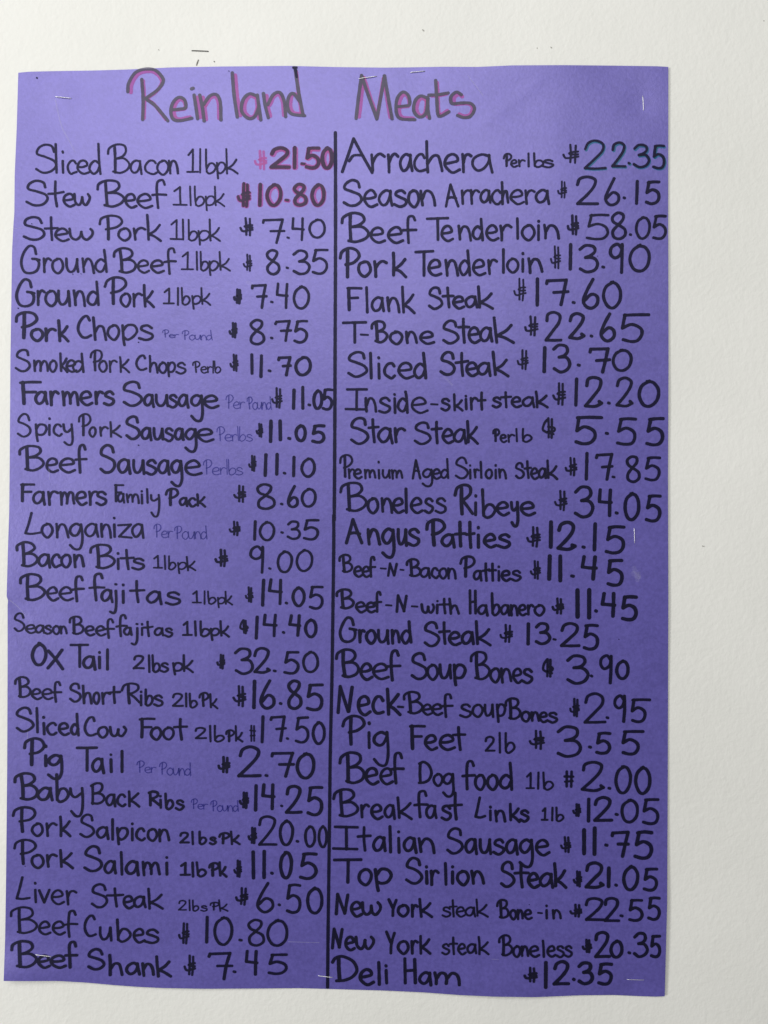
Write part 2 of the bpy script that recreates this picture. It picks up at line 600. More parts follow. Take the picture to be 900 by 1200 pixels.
def under_list(col):
    if 'P' in col:
        return [('p', 0.8, 0.6, 1.36), ('p', -0.5, 0.8, 1.0)]
    if 'Q' in col:
        return [('q', 0.9, 1.2, 1.10)]
    return []


def top_col(col):
    return col[0]


class Bms(dict):
    def __missing__(self, k):
        self[k] = bmesh.new()
        if k in 'pq':
            UNDER.add(id(self[k]))
        else:
            UNDER.discard(id(self[k]))
        return self[k]


def flush(name, bms, parent, label=None):
    """one mesh object with a material slot per ink used"""
    bm = bmesh.new()
    mats = []
    order = [c for c in 'pqbtmkwv' if c in bms]
    me = bpy.data.meshes.new(name)
    allv, allf, mi = [], [], []
    for c in order:
        s = bms[c]
        s.verts.index_update()
        o = len(allv)
        allv += [v.co.copy() for v in s.verts]
        for f in s.faces:
            allf.append([o + v.index for v in f.verts])
            mi.append(len(mats))
        mats.append(INK[c])
        s.free()
    bm.free()
    me.from_pydata(allv, [], allf)
    me.polygons.foreach_set('material_index', mi)
    me.polygons.foreach_set('use_smooth', [True] * len(mi))
    for m in mats:
        me.materials.append(m)
    me.update()
    o = bpy.data.objects.new(name, me)
    C.objects.link(o)
    o.parent = parent
    if label:
        o['label'] = label
    return o


DATA = r"""
@L 150
= Sliced Bacon
N Sliced | 178:305 283:308 318:345 350:408 402:472 466:535 | 240,168,80 | 13
N Bacon | 562:690 682:752 758:832 824:892 885:942 | 242,168,80 | 13
U !lbpk | 982:1050 1046:1064 1080:1140 1138:1192 1185:1256 | 238,180,108 | 11
P $ | 1338:1412 | 222,170,115 | 13 | p
P 21-50 | 1418:1535 1538:1570 1584:1612:188 1600:1690 1688:1762 | 218,170,95 | 20 | mP
= Stew Beef
N Stew | 128:262 250:338 328:398 385:480 | 412,345,272 | 14
N Beef | 505:660 655:722 718:808 798:880 | 418,345,270 | 14
U !lbpk | 908:990 995:1012 1022:1080 1078:1138 1125:1186 | 410,358,305 | 10
P $ | 1248:1325 | 420,350,285 | 15 | mP
P 10-80 | 1350:1392 1398:1490 1500:1525:380 1535:1625 1635:1718 | 415,350,287 | 20 | mP
= Stew Pork
N Stew | 113:240 232:308 285:368 358:497 | 594,528,462 | 14
N Pork | 515:655 618:692 695:768 765:853 | 592,525,455 | 14
U !lbpk | 893:966 956:974 988:1045 1040:1110 1098:1162 | 592,540,480 | 11
P $ | 1262:1338 | 572,500,470 | 12
P 7.40 | 1378:1505:475:612 1510:1528:578 1532:1615:470:597 1622:1720:475:582 | 590,500,470 | 14
@L 280
= Ground Beef
N Ground | 102:214:30:185 222:272 268:337 342:418 428:500 497:566 | 178,100,55 | 14
N Beef | 590:725:42:182 720:792 792:870 862:932:45:180 | 176,110,42 | 14
U !lbpk | 952:1025 1030:1046 1052:1102 1098:1155 1150:1216 | 166,115,65 | 11
P $ | 1280:1332 | 172,100,78 | 10
P 8.35 | 1392:1480:50:190 1506:1524:152 1538:1640:55:190 1635:1732:48:188 | 188,100,50 | 15
= Ground Pork
N Ground | 75:188:207:360 190:238 232:302 298:372 382:452 455:525 | 352,270,222 | 15
N Pork | 545:675:195:348 630:692 694:752 750:815 | 354,285,240 | 15
U !lbpk | 858:922 930:946 954:1004 1008:1062 1055:1112 | 346,298,255 | 11
P $ | 1228:1278 | 345,300,260 | 14
P 7.40 | 1320:1412:235:370 1424:1442:332 1450:1530:230:368 1540:1635:242:372 | 370,300,235 | 15
= Pork Chops
N Pork | 72:205:378:530 155:230 230:298 300:364 | 535,470,425 | 17
N Chops | 402:488:398:525 485:562 562:634 635:728 725:813 | 530,452,410,580 | 15
U Per | 855:940 | 520,502,476 | 5 | b
U Pound | 958:1116 | 532,505,480 | 5 | b
P $ | 1205:1255 | 525,500,437 | 13
P 8.75 | 1305:1402:420:558 1424:1441:522 1445:1540:425:542 1540:1626:425:550 | 550,500,425 | 15
@L 400
= Smoked Pork Chops
N Smoked | 75:165:38:162 172:258 256:302 310:358 345:405 380:446 | 160,98,60 | 13
N Pork | 470:545:42:158 518:567 570:618 625:685 | 160,100,80 | 12
N Chops | 712:778:68:155 782:835 833:882 880:928 924:985 | 162,105,70,195 | 13 | | 6
U Perlb | 1013:1162 | 166,132,102 | 8
P $ | 1210:1260 | 160,100,65 | 11
P 11.70 | 1318:1338:62:178 1366:1388:68:195 1411:1431:155 1460:1540:75:184 1550:1645:75:184 | 180,100,62 | 17
= Farmers Sausage
N Farmers | 95:222:205:335 178:254 258:312 320:420 418:492 495:548 540:608 | 334,262,205 | 17
N Sausage | 640:757:205:345 753:815 813:890 884:940 935:998 1000:1075 1068:1158 | 342,275,205,412 | 16 | | 8
U Per | 1188:1288 | 354,318,280 | 5 | b
U Pound | 1300:1428 | 358,320,290 | 5 | b
P $ | 1430:1492 | 355,300,242 | 11
P 11.05 | 1539:1559:248:362 1585:1608:232:360 1621:1641:335 1645:1705:252:362 1692:1758:245:365 | 360,300,240 | 17
= Spicy Pork Sausage
N Spicy | 85:168:378:508 180:250 250:270 276:328 326:388 | 498,435,378,548 | 13
N Pork | 408:485:378:500 467:508 520:572 572:640 | 502,450,422 | 12
N Sausage | 655:744:388:520 740:802 803:866 862:918 916:972 972:1042 1035:1132 | 518,452,390,575 | 16 | | 8
U Perlbs | 1140:1330 | 525,490,448 | 5 | b
P $ | 1348:1390 | 508,450,430 | 11
P 11.05 | 1415:1440:412:538 1465:1490:410:528 1514:1536:512 1550:1620:435:532 1635:1717:435:540 | 530,450,410 | 19
@L 520
= Beef Sausage
N Beef | 92:240:5:145 238:312 308:402 393:460:3:148 | 148,75,5 | 15
N Sausage | 518:615:0:158 614:692 694:764 762:832 828:898 896:966 968:1068 | 154,78,0,215 | 16 | | 10
U Perlbs | 1068:1280 | 163,125,82 | 5 | b
P $ | 1308:1355 | 148,100,58 | 11
P 11.10 | 1388:1412:50:175 1448:1472:48:170 1491:1509:155 1540:1558:62:178 1582:1668:70:180 | 175,100,50 | 17
= Farmers Family Pack
N Farmers | 100:185:205:308 168:242 245:308 311:397 396:462 462:522 500:566 | 320,250,205 | 15
N Family | 598:655:210:308 616:658 662:736 740:754 766:786 788:846 | 308,258,228,378 | 12 | | 10
N Pack | 868:945:230:330 942:992 990:1036 1032:1086 | 325,280,258 | 14 | | 6
P $ | 1230:1300 | 312,250,215 | 12
P 8.60 | 1340:1455:205:348 1476:1494:318 1510:1578:218:340 1582:1672:230:338 | 340,250,215 | 16
= Longaniza
N Longaniza | 120:215:358:482 215:282 288:364 362:442 440:522 525:592 592:612 614:698 690:762 | 492,418,358,555 | 14 | | 4
U Per | 808:908 | 495,460,422 | 5 | b
U Pound | 916:1090 | 502,462,432 | 5 | b
P $ | 1205:1270 | 488,450,405 | 12
P 10.35 | 1328:1360:402:512 1362:1452:405:515 1478:1496:468 1508:1590:402:508 1590:1685:395:510 | 510,450,400 | 15
@L 640
= Bacon Bits
N Bacon | 78:205:-27:112 196:268 266:322 318:378 384:447 | 110,42,-25 | 15
N Bits | 465:612:-15:122 612:632 632:708 690:768 | 120,62,12 | 15
U !lbpk | 805:858 861:877 885:930 934:986 980:1032 | 118,78,45 | 10 | | 10
P $ | 1130:1205 | 112,60,13 | 13
P 9.00 | 1308:1402:-5:147 1414:1431:118 1455:1546:20:142 1555:1652:13:138 | 140,60,10 | 15
= Beef fajitas
N Beef | 95:242:142:290 243:312 308:388 373:446:155:286 | 284,215,142 | 15
N fajitas | 468:553:142:282 528:598 575:628 640:658 682:765 768:856 866:957 | 290,225,165,350 | 15 | | 18
U !lbpk | 1010:1063 1070:1086 1092:1140 1143:1190 1183:1226 | 302,265,232 | 10 | | 6
P $ | 1290:1338 | 300,250,212 | 11
P 14.05 | 1372:1402:172:318 1410:1500:170:312 1501:1519:300 1535:1612:210:322 1620:1708:205:335 | 310,250,170 | 17
= Season Beef fajitas
N Season | 68:135:348:452 132:190 183:237 230:276 274:317 313:354 | 455,410,350 | 12 | | 10
N Beef | 358:446:365:468 445:502 500:558 545:605:382:482 | 470,420,365 | 13
N fajitas | 610:672:360:472 648:697 690:738 741:756 752:808 810:866 864:914 | 470,425,390,518 | 13 | | 6
U !lbpk | 958:1015 1022:1038 1050:1110 1105:1160 1155:1210 | 475,432,393 | 13
P £ | 1260:1310 | 465,400,385 | 12
P 14.40 | 1335:1372:365:495 1380:1470:355:480 1486:1503:455 1518:1593:358:478 1602:1675:380:485 | 480,400,360 | 17
@L 760
= Ox Tail
N Ox | 160:252:-35:94 243:336 | 102,8,-35 | 17
N Tail | 365:472:-28:104 432:506 512:536 552:580 | 108,38,0 | 16
U 2lbspk | 698:764:32:112 779:793 798:846 843:893 905:966 958:1022 | 122,74,32,148 | 13
P $ | 1140:1190 | 110,60,28 | 12
P 3².50 | 1230:1342:-8:138 1330:1430:-8:135 1438:1458:118 1488:1580:10:138 1590:1685:10:130 | 135,60,0 | 16
= Beef Short Ribs
N Beef | 70:168:145:262 162:222 217:282 268:326:172:278 | 266,212,145 | 13
N Short | 360:432:178:285 430:486 488:528 530:582 568:635 | 286,226,190 | 14 | | 6
N Ribs | 635:745:178:294 735:752 760:810 804:863 | 296,240,208 | 14 | | 6
U 2lbPk | 903:970:232:310 974:988 995:1042 1046:1106:228:308 1102:1148 | 308,268,232 | 12 | | 6
P $ | 1225:1300 | 310,250,193 | 13
P 16.85 | 1325:1355:163:322 1365:1455:163:322 1470:1489:290 1505:1597:162:322 1605:1708:182:330 | 320,250,165 | 18
= Sliced Cow Foot
N Sliced | 75:182:305:442 182:208:310:446 220:240 241:302 303:368 368:418 | 446,382,330 | 15 | | 12
N Cow | 438:513:355:465 511:572 570:670 | 468,410,355 | 15
N Foot | 728:820:362:474 790:855 853:920 913:991 | 478,413,365 | 15
U 2lbPk | 1022:1092:412:480 1100:1117 1125:1186 1185:1240:425:494 1235:1282 | 490,455,405 | 12
P # | 1312:1350 | 492,450,402 | 10
P 17.50 | 1370:1398:350:500 1420:1513:350:495 1507:1524:475 1548:1632:355:502 1642:1718:380:508 | 500,450,350 | 16
= Pig Tail
N Pig | 118:242:468:622 228:252 248:336 | 624,560,468,688 | 17
N Tail | 395:518:515:652 478:552 572:598 630:656 | 655,578,538 | 17
P $ | 1145:1218 | 660,600,566 | 14
@L 890
U Per | 718:820 | 70,40,5 | 5 | b
U Pound | 838:1005 | 80,42,12 | 5 | b | 6
P 2.70 | 1248:1382:-75:100 1394:1415:85 1420:1556:-45:98 1555:1666:-40:106 | 100,0,-70 | 18
= Baby Back Ribs
N Baby | 68:207:65:217 190:282 288:366:75:222 362:447 | 220,148,75,302 | 16
N ßack | 470:557:118:242 555:613 613:667 668:738 | 246,182,165 | 15
N Ŕibs | 775:847:162:248 838:854 866:918 920:976 | 256,206,172 | 15 | | 8
U Per | 1005:1092 | 262,235,205 | 5 | b
U Pound | 1108:1255 | 274,242,215 | 5 | b
P $ | 1258:1315 | 262,220,168 | 14
P 14-25 | 1335:1362:128:277 1375:1458:125:268 1477:1493:245 1500:1597:132:292 1608:1706:138:298 | 280,220,130 | 18
= Pork Salpicon
N Pork | 60:198:245:387 162:230 236:302 308:376 | 402,335,298 | 15
N Salpicon | 415:503:285:415 503:577 580:606 610:680 688:706 712:768 772:832 832:898 | 414,350,305,458 | 15 | | 18
U 2lbsPk | 942:1000:380:446 1008:1022 1045:1092 1100:1143 1150:1215:382:448 1210:1266 | 446,408,378 | 13
P $ | 1305:1358 | 448,400,355 | 13
P 20.00 | 1355:1465:292:460 1468:1551:315:456 1559:1577:432 1600:1668:345:465 1672:1730:345:468 | 460,400,300 | 16
= Pork Salami
N Pork | 68:198:418:557 160:234 238:302 308:388 | 570,500,475 | 15
N Salami | 435:547:452:595 544:617 624:656 658:737 742:848 868:890 | 602,530,480 | 16 | | 10
U !lbPk | 945:1006 1008:1024 1032:1090 1095:1160:540:618 1150:1196 | 616,576,540 | 14
P $ | 1230:1278 | 625,590,528 | 12
P 11.05 | 1325:1346:478:635 1382:1403:475:632 1424:1443:600 1468:1546:480:632 1570:1676:488:636 | 630,560,480 | 19
@L 1020
= Liver Steak
N Liver | 75:162:30:160 174:198 200:266 266:342 343:407 | 168,95,30 | 14 | | 12
N Steak | 475:573:66:200 560:655 645:708 700:772 772:862 | 192,128,84 | 15 | | 10
U 2lbsPk | 936:986:155:214 992:1006 1012:1050 1055:1094 1104:1160:165:212 1150:1202 | 214,185,155 | 9
P $ | 1240:1312 | 187,140,88 | 12
P 6.50 | 1348:1449:60:225 1464:1481:182 1500:1590:68:228 1610:1706:85:231 | 230,140,60 | 17
= Beef Cubes
N Beef | 48:202:190:335 200:272 273:348 333:410:210:346 | 336,268,190 | 14
N Cubes | 438:512:230:352 518:592 608:692 698:767 758:846 | 362,292,245 | 15 | | 22
P $ | 938:1002 | 392,350,273 | 12
P 10.80 | 1075:1106:240:388 1120:1232:240:397 1257:1279:368 1293:1402:253:400 1400:1522:255:404 | 395,350,240 | 16
= Beef Shank
N Beef | 50:202:365:517 193:268 260:352 338:412:373:508 | 512,447,365 | 17
N Shank | 455:557:408:530 566:652 658:742 743:817 814:906 | 545,478,438 | 17 | | 14
P $ | 968:1035 | 558,500,445 | 12
P 7.45 | 1092:1230:428:580 1226:1246:535 1287:1370:418:556 1400:1517:435:552 | 560,500,430 | 17
@R 150
= Arrachera
N Árrachera | 62:238:45:238 215:302 305:372 370:447 444:517 505:607 605:697 697:757 748:870 | 230,135,66 | 16
U Perlbs | 918:970 958:1000 998:1038 1048:1062 1078:1136 1124:1192 | 205,166,130 | 12
P $ | 1235:1325 | 188,140,82 | 11
P 22.35 | 1340:1468:60:224 1488:1573:70:213 1577:1593:185 1600:1698:80:211 1700:1778:85:217 | 210,140,80 | 15 | kQ
= Season Arrachera
N Season | 68:184:268:416 180:262 260:342 336:418 414:482 478:568 | 412,325,268 | 16
N Arrachera | 610:692:290:420 694:756 742:800 796:860 855:915 908:952 955:1037 1030:1092 1085:1170 | 398,325,282 | 15
P $ | 1205:1260 | 372,340,278 | 10
P 26.15 | 1298:1428:248:412 1450:1542:258:412 1551:1569:368 1615:1638:272:407 1662:1752:275:404 | 410,340,260 | 17
= Beef Tenderloin
N Beef | 60:220:440:606 216:302 308:400 388:468:460:600 | 602,522,440 | 16
N Tenderloin | 512:638:468:595 590:662 678:757 754:820 825:902 898:970 985:1008 1014:1092 1098:1118 1130:1222 | 594,515,478 | 16 | | -8
P $ | 1255:1325 | 568,500,455 | 13
P 58.05 | 1348:1481:448:592 1480:1576:440:590 1584:1601:562 1612:1702:462:590 1700:1786:455:590 | 590,500,450 | 16
@R 280
= Pork Tenderloin
N Pork | 52:172:40:206 150:229 232:312 328:416 | 196,115,70 | 17
N Tender | 448:558:58:199 520:602 610:687 684:752 755:832 834:892 | 192,110,60 | 16 | | -4
N loin | 910:934 936:1006 1014:1036 1048:1133 | 176,100,50 | 16
P $ | 1168:1228 | 160,100,35 | 10
P 13.90 | 1262:1290:22:167 1310:1429:24:180 1439:1459:148 1472:1566:18:186 1578:1703:24:177 | 175,100,20 | 18
= Flank Steak
N Flank | 88:178:248:380 190:214 222:298 303:378 380:457 | 385,305,250 | 16
N Steak | 520:606:248:374 598:665 652:722 715:788 778:872 | 364,300,248 | 16
P $ | 975:1045 | 330,260,205 | 10
P 17.60 | 1082:1120:202:358 1140:1272:207:353 1282:1303:335 1332:1432:205:370 1440:1551:218:370 | 360,260,205 | 18
= T-Bone Steak
N T-Bone | 68:205:432:553 165:213:505 220:317:428:550 318:394 402:472 477:562 | 552,485,430 | 16
N Steak | 595:692:423:557 678:748 732:803 793:868 862:980 | 544,465,412 | 17
P $ | 1030:1110 | 515,460,402 | 12
P 2².6§ | 1135:1236:378:546 1260:1358:385:532 1377:1396:512 1425:1519:385:543 1535:1698:388:547 | 540,460,385 | 18
@R 400
= Sliced Steak
N Sliced | 92:212:48:192 208:238 253:278 287:357 362:452 444:520 | 192,112,58 | 17
N Steak | 582:676:50:182 666:742 720:792 780:860 858:952 | 180,110,52 | 17
P $ | 992:1058 | 152,100,42 | 11
P 13.70 | 1122:1155:25:168 1175:1283:10:167 1309:1330:125 1368:1490:28:170 1490:1606:35:162 | 165,100,20 | 18
= Inside-skirt steak
N Inside-skirt | 85:205:245:367 188:257 258:332 338:360 360:422 430:527 536:580:332 588:646:300:362 653:712:276:362 714:736:272:362 742:788:296:358 782:832:262:358 | 374,295,262 | 15
N steak | 858:914 905:966 960:1022 1018:1090 1086:1160 | 346,292,262 | 15
P $ | 1180:1255 | 340,280,215 | 12
P 1².²0 | 1292:1320:188:346 1345:1451:180:353 1469:1488:325 1508:1613:184:350 1625:1751:200:350 | 345,280,190 | 18
= Star Steak
N Star | 108:217:397:545 205:268 254:342 340:409 | 536,455,402 | 17
N Steak | 445:546:420:546 538:602 596:664 655:730 722:792 | 535,462,418 | 16
U Perlb | 862:907 902:942 942:982 984:1000 1018:1076 | 530,490,458 | 12
P £ | 1122:1198 | 515,460,400 | 13
P §.55 | 1290:1447:390:547 1457:1479:485 1508:1627:397:550 1662:1774:397:553 | 545,460,395 | 19
@R 520
= Premium Aged Sirloin Steak
N Premium | 55:132:53:180 100:140 130:180 184:253 257:273 280:328 328:394 | 180,132,55 | 13 | | 4
N Aged | 438:490:80:188 493:554 546:594 588:637 | 184,132,76,224 | 13
N Sirloin | 662:742:67:187 740:754 764:795 794:814 824:867 874:889 893:940 | 182,132,93 | 13
N Steak | 980:1036:95:187 1030:1072 1063:1110 1104:1152 1146:1210 | 184,128,85 | 14
P $ | 1245:1315 | 172,120,68 | 12
P 17.85 | 1342:1380:43:194 1402:1506:46:196 1492:1513:175 1558:1649:58:206 1658:1753:64:197 | 190,120,50 | 17
= Boneless Ribeye
N Boneless | 55:207:198:360 200:267 272:342 334:402 398:420 428:502 500:558 558:626 | 362,285,233 | 16
N Ribeye | 658:768:208:378 766:786 803:884:238:388 880:957 955:1006 1006:1096 | 374,305,240,436 | 17
P $ | 1190:1262 | 355,300,243 | 12
P 34.05 | 1288:1406:218:394 1415:1507:233:387 1509:1530:365 1552:1647:253:407 1662:1757:264:414 | 400,300,230 | 19
= Angus Patties
N Angus | 85:187:388:532 198:277 278:354 358:418 410:487 | 535,447,390,598 | 18
N Patties | 508:622:393:542 590:670 662:728 720:775 780:800 814:892 886:966 | 545,475,403 | 18
P $ | 1042:1122 | 548,500,432 | 13
P 1².15 | 1155:1190:403:553 1198:1311:406:566 1334:1356:545 1388:1420:412:568 1448:1567:428:583 | 560,500,410 | 20
@R 640
= Beef-N-Bacon Patties
N Beef-N-Bacon | 50:132:40:142 130:182 175:222 205:250:52:157 270:306:118 308:368:85:162 374:400:125 405:492:63:164 480:540 538:582 578:628 624:676 | 158,103,52 | 14 | | 12
N Patties | 688:778:47:167 760:812 808:852 842:888 890:906 908:964 958:1020 | 180,127,85 | 15
P $ | 1060:1122 | 178,120,73 | 12
P 11.45 | 1148:1182:42:182 1208:1236:44:192 1274:1299:158 1325:1427:48:182 1455:1557:64:214 | 185,120,45 | 20
= Beef-N-with Habanero
N Beef-N-with | 35:140:222:334 138:202 194:252 238:282:236:342 298:336:312 350:423:252:352 434:473:318 484:563 565:582 580:642 632:690 | 343,290,256 | 15 | | 18
N Habanero | 735:787:228:362 782:842 855:908:245:362 903:957 955:1002 998:1047 1045:1084 1080:1143 | 364,308,243 | 15
P $ | 1175:1245 | 362,300,270 | 13
P 11.45 | 1300:1326:222:382 1360:1389:222:386 1401:1421:342 1432:1526:240:380 1532:1633:256:397 | 380,300,225 | 21
= Ground Steak
N Ground | 50:153:370:510 155:195 192:254 253:322 326:380 378:441 | 512,440,393 | 17
N Steak | 495:592:393:532 578:644 630:702 695:772 766:860 | 520,450,392 | 17
P $ | 900:975 | 512,450,410 | 12
P 13-25 | 1040:1066:402:524 1082:1176:400:522 1181:1203:492 1215:1332:400:537 1332:1429:408:550 | 530,450,400 | 18
@R 760
= Beef Soup Bones
N Beef | 32:168:-3:157 163:238 228:322 302:382:7:162 | 160,78,0 | 17
N Soup | 430:528:16:167 514:582 578:652 652:727 | 162,82,16,215 | 17
N Bones | 742:856:11:167 846:908 904:970 968:1027 1018:1082 | 172,98,12 | 16 | | 8
P £ | 1122:1188 | 155,100,50 | 14
P 3.90 | 1245:1377:28:189 1378:1396:145 1420:1507:28:190 1510:1589:57:167 | 180,100,30 | 18
= Neck-Beef soup Bones
N Neck- | 40:140:190:346 148:228 226:298 297:382 360:399:308 | 346,250,208 | 19
N Beef | 388:502:222:347 490:548 540:604 588:659:237:357 | 348,292,225 | 15
N soup | 688:757 754:817 818:874 880:937 | 360,292,250,405 | 15
N Bones | 925:1020:257:376 1012:1066 1064:1115 1108:1160 1152:1212 | 378,325,258 | 15 | | 12
P $ | 1268:1328 | 362,300,260 | 12
P 2.9§ | 1338:1467:230:402 1461:1481:365 1495:1577:241:392 1588:1701:260:394 | 395,300,235 | 18
= Pig Feet
N Pig | 65:198:348:514 200:228 232:325 | 522,438,348,618 | 17
N Feet | 420:514:398:537 503:578 580:672 652:727 | 532,455,406 | 17
U 2lb | 820:882:460:547 894:912 925:987 | 548,492,442 | 13
P $ | 1055:1142 | 535,480,428 | 13
P 3.5§ | 1195:1341:406:577 1369:1389:520 1400:1491:437:560 1538:1666:426:564 | 560,480,410 | 18
@R 890
= Beef Dog food
N Beef | 50:198:-42:130 188:268 266:345 320:401:-38:122 | 128,45,-40 | 17
N Đog | 465:550:4:132 548:606 600:668 | 137,72,5,195 | 16
N food | 700:777:4:152 766:832 830:898 898:976 | 157,78,15 | 17
U !lb | 1038:1090 1098:1114 1128:1189 | 158,112,66 | 12
P # | 1235:1298 | 150,100,57 | 14
P ².00 | 1325:1461:6:172 1471:1491:152 1505:1602:28:184 1608:1703:33:187 | 170,100,10 | 18
= Breakfast Links
N Breakfast | 18:162:150:307 163:218 218:290 288:354 354:443 446:528:163:300 508:574 588:652 632:706:165:320 | 308,235,193 | 16 | | 8
N Links | 765:832:195:314 843:864 872:938 948:1012 1003:1062 | 325,266,232 | 16
U !lb | 1120:1162 1172:1188 1195:1243 | 325,288,252 | 12
P $ | 1285:1335 | 305,270,230 | 13
P 12.05 | 1355:1388:200:334 1392:1502:193:332 1509:1530:290 1535:1639:204:337 1645:1747:202:346 | 335,270,200 | 18
= Italian Sausage
N Italian | 18:160:348:482 150:228 228:308 308:342 358:382 388:468 468:567 | 482,402,345 | 17 | | 10
N Sausage | 615:717:356:502 714:788 790:862 862:934 930:1002 1002:1084 1086:1170 | 494,415,358,560 | 17 | | 8
P $ | 1220:1282 | 495,450,403 | 12
P 11.75 | 1335:1360:362:507 1390:1416:352:510 1454:1476:452 1485:1592:373:520 1600:1714:373:527 | 510,450,360 | 20
@R 1020
= Top Sirloin Steak
N Top | 20:178:-65:70 150:232 236:338 | 74,-10,-65,132 | 18
N Sirlion | 398:502:-72:76 506:528 532:585 603:632 644:664 670:745 746:823 | 74,0,-42 | 18
N Steak | 900:988:-52:94 975:1060 1045:1116 1108:1190 1182:1259 | 88,14,-40 | 18
P $ | 1288:1340 | 90,50,0 | 13
P ²1.05 | 1345:1457:-47:100 1465:1490:-22:94 1507:1526:78 1545:1641:-30:110 1650:1739:-17:112 | 100,40,-20 | 19
= New York steak Bone-in
N New | 28:114:117:237 113:182 168:282 | 240,165,118 | 17
N York | 310:367:146:247 360:428 432:474 470:549 | 242,180,148 | 17
N steak | 595:647 635:680 670:722 718:778 772:842 | 243,192,150 | 12
N Bone-in | 882:957:150:256 953:993 992:1030 1028:1076 1100:1130:225 1140:1160 1176:1229 | 257,206,165 | 14
P $ | 1270:1340 | 250,210,175 | 13
P 22.55 | 1345:1460:140:272 1445:1541:138:277 1534:1556:240 1572:1662:148:272 1675:1752:136:264 | 270,210,140 | 17
= New York steak Boneless
N New | 12:83:300:417 83:142 134:244 | 420,348,300 | 17
N York | 298:357:318:443 360:428 430:474 474:541 | 437,370,343 | 16
N steak | 592:642 635:682 678:728 726:784 784:848 | 441,387,348 | 13
N Boneless | 892:975:337:454 970:1016 1012:1058 1056:1116 1120:1146 1150:1202 1196:1247 1240:1290 | 455,397,368 | 14
P $ | 1335:1392 | 438,400,360 | 13
P 20.35 | 1395:1490:318:467 1480:1557:364:466 1577:1596:435 1600:1691:323:462 1690:1756:337:464 | 460,400,325 | 18
= Deli Ham
N Deli | 12:160:444:592 158:242 248:284 290:318 | 600,520,482 | 18
N Ham | 388:472:458:602 472:548 546:702 | 604,535,460 | 18
P $ | 1028:1105 | 595,550,508 | 14
P 12.35 | 1128:1163:476:627 1178:1277:473:612 1284:1301:575 1308:1402:478:607 1410:1502:484:607 | 610,550,480 | 20
"""

# fold the records into menu lines
lines = []
org = (0, 0)
for ln in DATA.strip().splitlines():
    ln = ln.strip()
    if not ln:
        continue
    if ln[0] == '@':
        a = ln[1:].split()
        org = (0 if a[0] == 'L' else 385, float(a[1]))
    elif ln[0] == '=':
        lines.append((ln[2:].strip(), []))
    else:
        lines[-1][1].append((ln[0], ln[2:], org))

for title, recs in lines:
    groups = {'N': Bms(), 'U': Bms(), 'P': Bms()}
    for kd, rec, og in recs:
        do_word(groups[kd], rec, *og)
    base = flush('item_line', groups['N'], poster, 'handwritten line for ' + title.lower())
    if groups['U']:
        flush('unit_note', groups['U'], base)
    flush('price', groups['P'], base)

# title
TITLE = [
 (140, [
  "38,146 42,108 72,60 116,43 164,48 197,82 198,106 172,140 122,176*; 122,180 165,212 222,280; 102,90 108,180 106,274",
  "245,229 275,226 303,219 298,184 272,172 246,195 235,235 245,270 275,279 332,268",
  "342,162 350,215 358,270; 330,133 338,130",
  "368,162 380,220 388,280; 385,205 415,165 445,160 462,195 465,275",
  "517,60 525,160 540,262",
  "628,165 595,156 566,185 560,235 590,268 620,260 640,215; 632,162 640,220 648,275",
  "660,155 668,210 682,265; 680,205 705,160 735,150 755,190 762,260",
  "828,192 797,155 776,170 770,215 790,248 850,256; 806,44 820,140 842,255",
 ]),
 (370, [
  "185,268 195,180 210,72* 240,160 280,270* 300,160 315,74* 330,160 350,270",
  "375,215 405,212 430,205 425,165 400,148 375,175 368,225 385,268 455,275",
  "510,175 480,166 455,190 450,235 475,262 505,245 515,178; 513,172 515,230 522,268",
  "550,95 555,180 560,250 575,258 612,238; 518,162 560,160 608,152",
  "668,160 645,148 620,170 625,200 665,198 710,200 728,225 710,258 680,265 650,255",
 ]),
]
k = 230 / 900.0
for ox, gl in TITLE:
    tb = Bms()
    for g in gl:
        sts = [[(ox + x * k, 70 + y * k, c) for x, y, c in st] for st in parse(g)]
        body = [q for st in sts if not (len(st) == 2 and abs(st[0][0] - st[1][0]) < 4 and abs(st[0][1] - st[1][1]) < 2) for q in st]
        gx0, gx1 = min(q[0] for q in body), max(q[0] for q in body)
        gy0, gy1 = min(q[1] for q in body), max(q[1] for q in body)
        for st in sts:
            dot = len(st) == 2 and abs(st[0][0] - st[1][0]) < 4 and abs(st[0][1] - st[1][1]) < 2
            if not dot:
                def inner(q, f):
                    tx = (q[0] - gx0) / max(1, gx1 - gx0) if gx1 - gx0 > 12 else 0.0
                    ty = (q[1] - gy0) / max(1, gy1 - gy0)
                    return (q[0] + f * (2.9 - 4.6 * tx), q[1] + f * (2.2 - 3.6 * ty), q[2])
                for run in spline([inner(q, 1.25) for q in st]):
                    ribbon(tb['p'], run, 4.4)
            for run in spline(st):
                ribbon(tb['t'], run, 3.9)
    if ox == 140:       # marker bleed where the d's stem meets the paper's top edge
        for st in ("343.5,79 347.5,79", "345,79 346.6,84 347.8,90", "346,80 347,83"):
            for run in spline(parse(st)[0]):
                ribbon(tb['k'], run, 3.0)
    flush('heading_word', tb, poster, ('longer' if ox == 140 else 'shorter') + ' heading word in grey marker filled with pink')

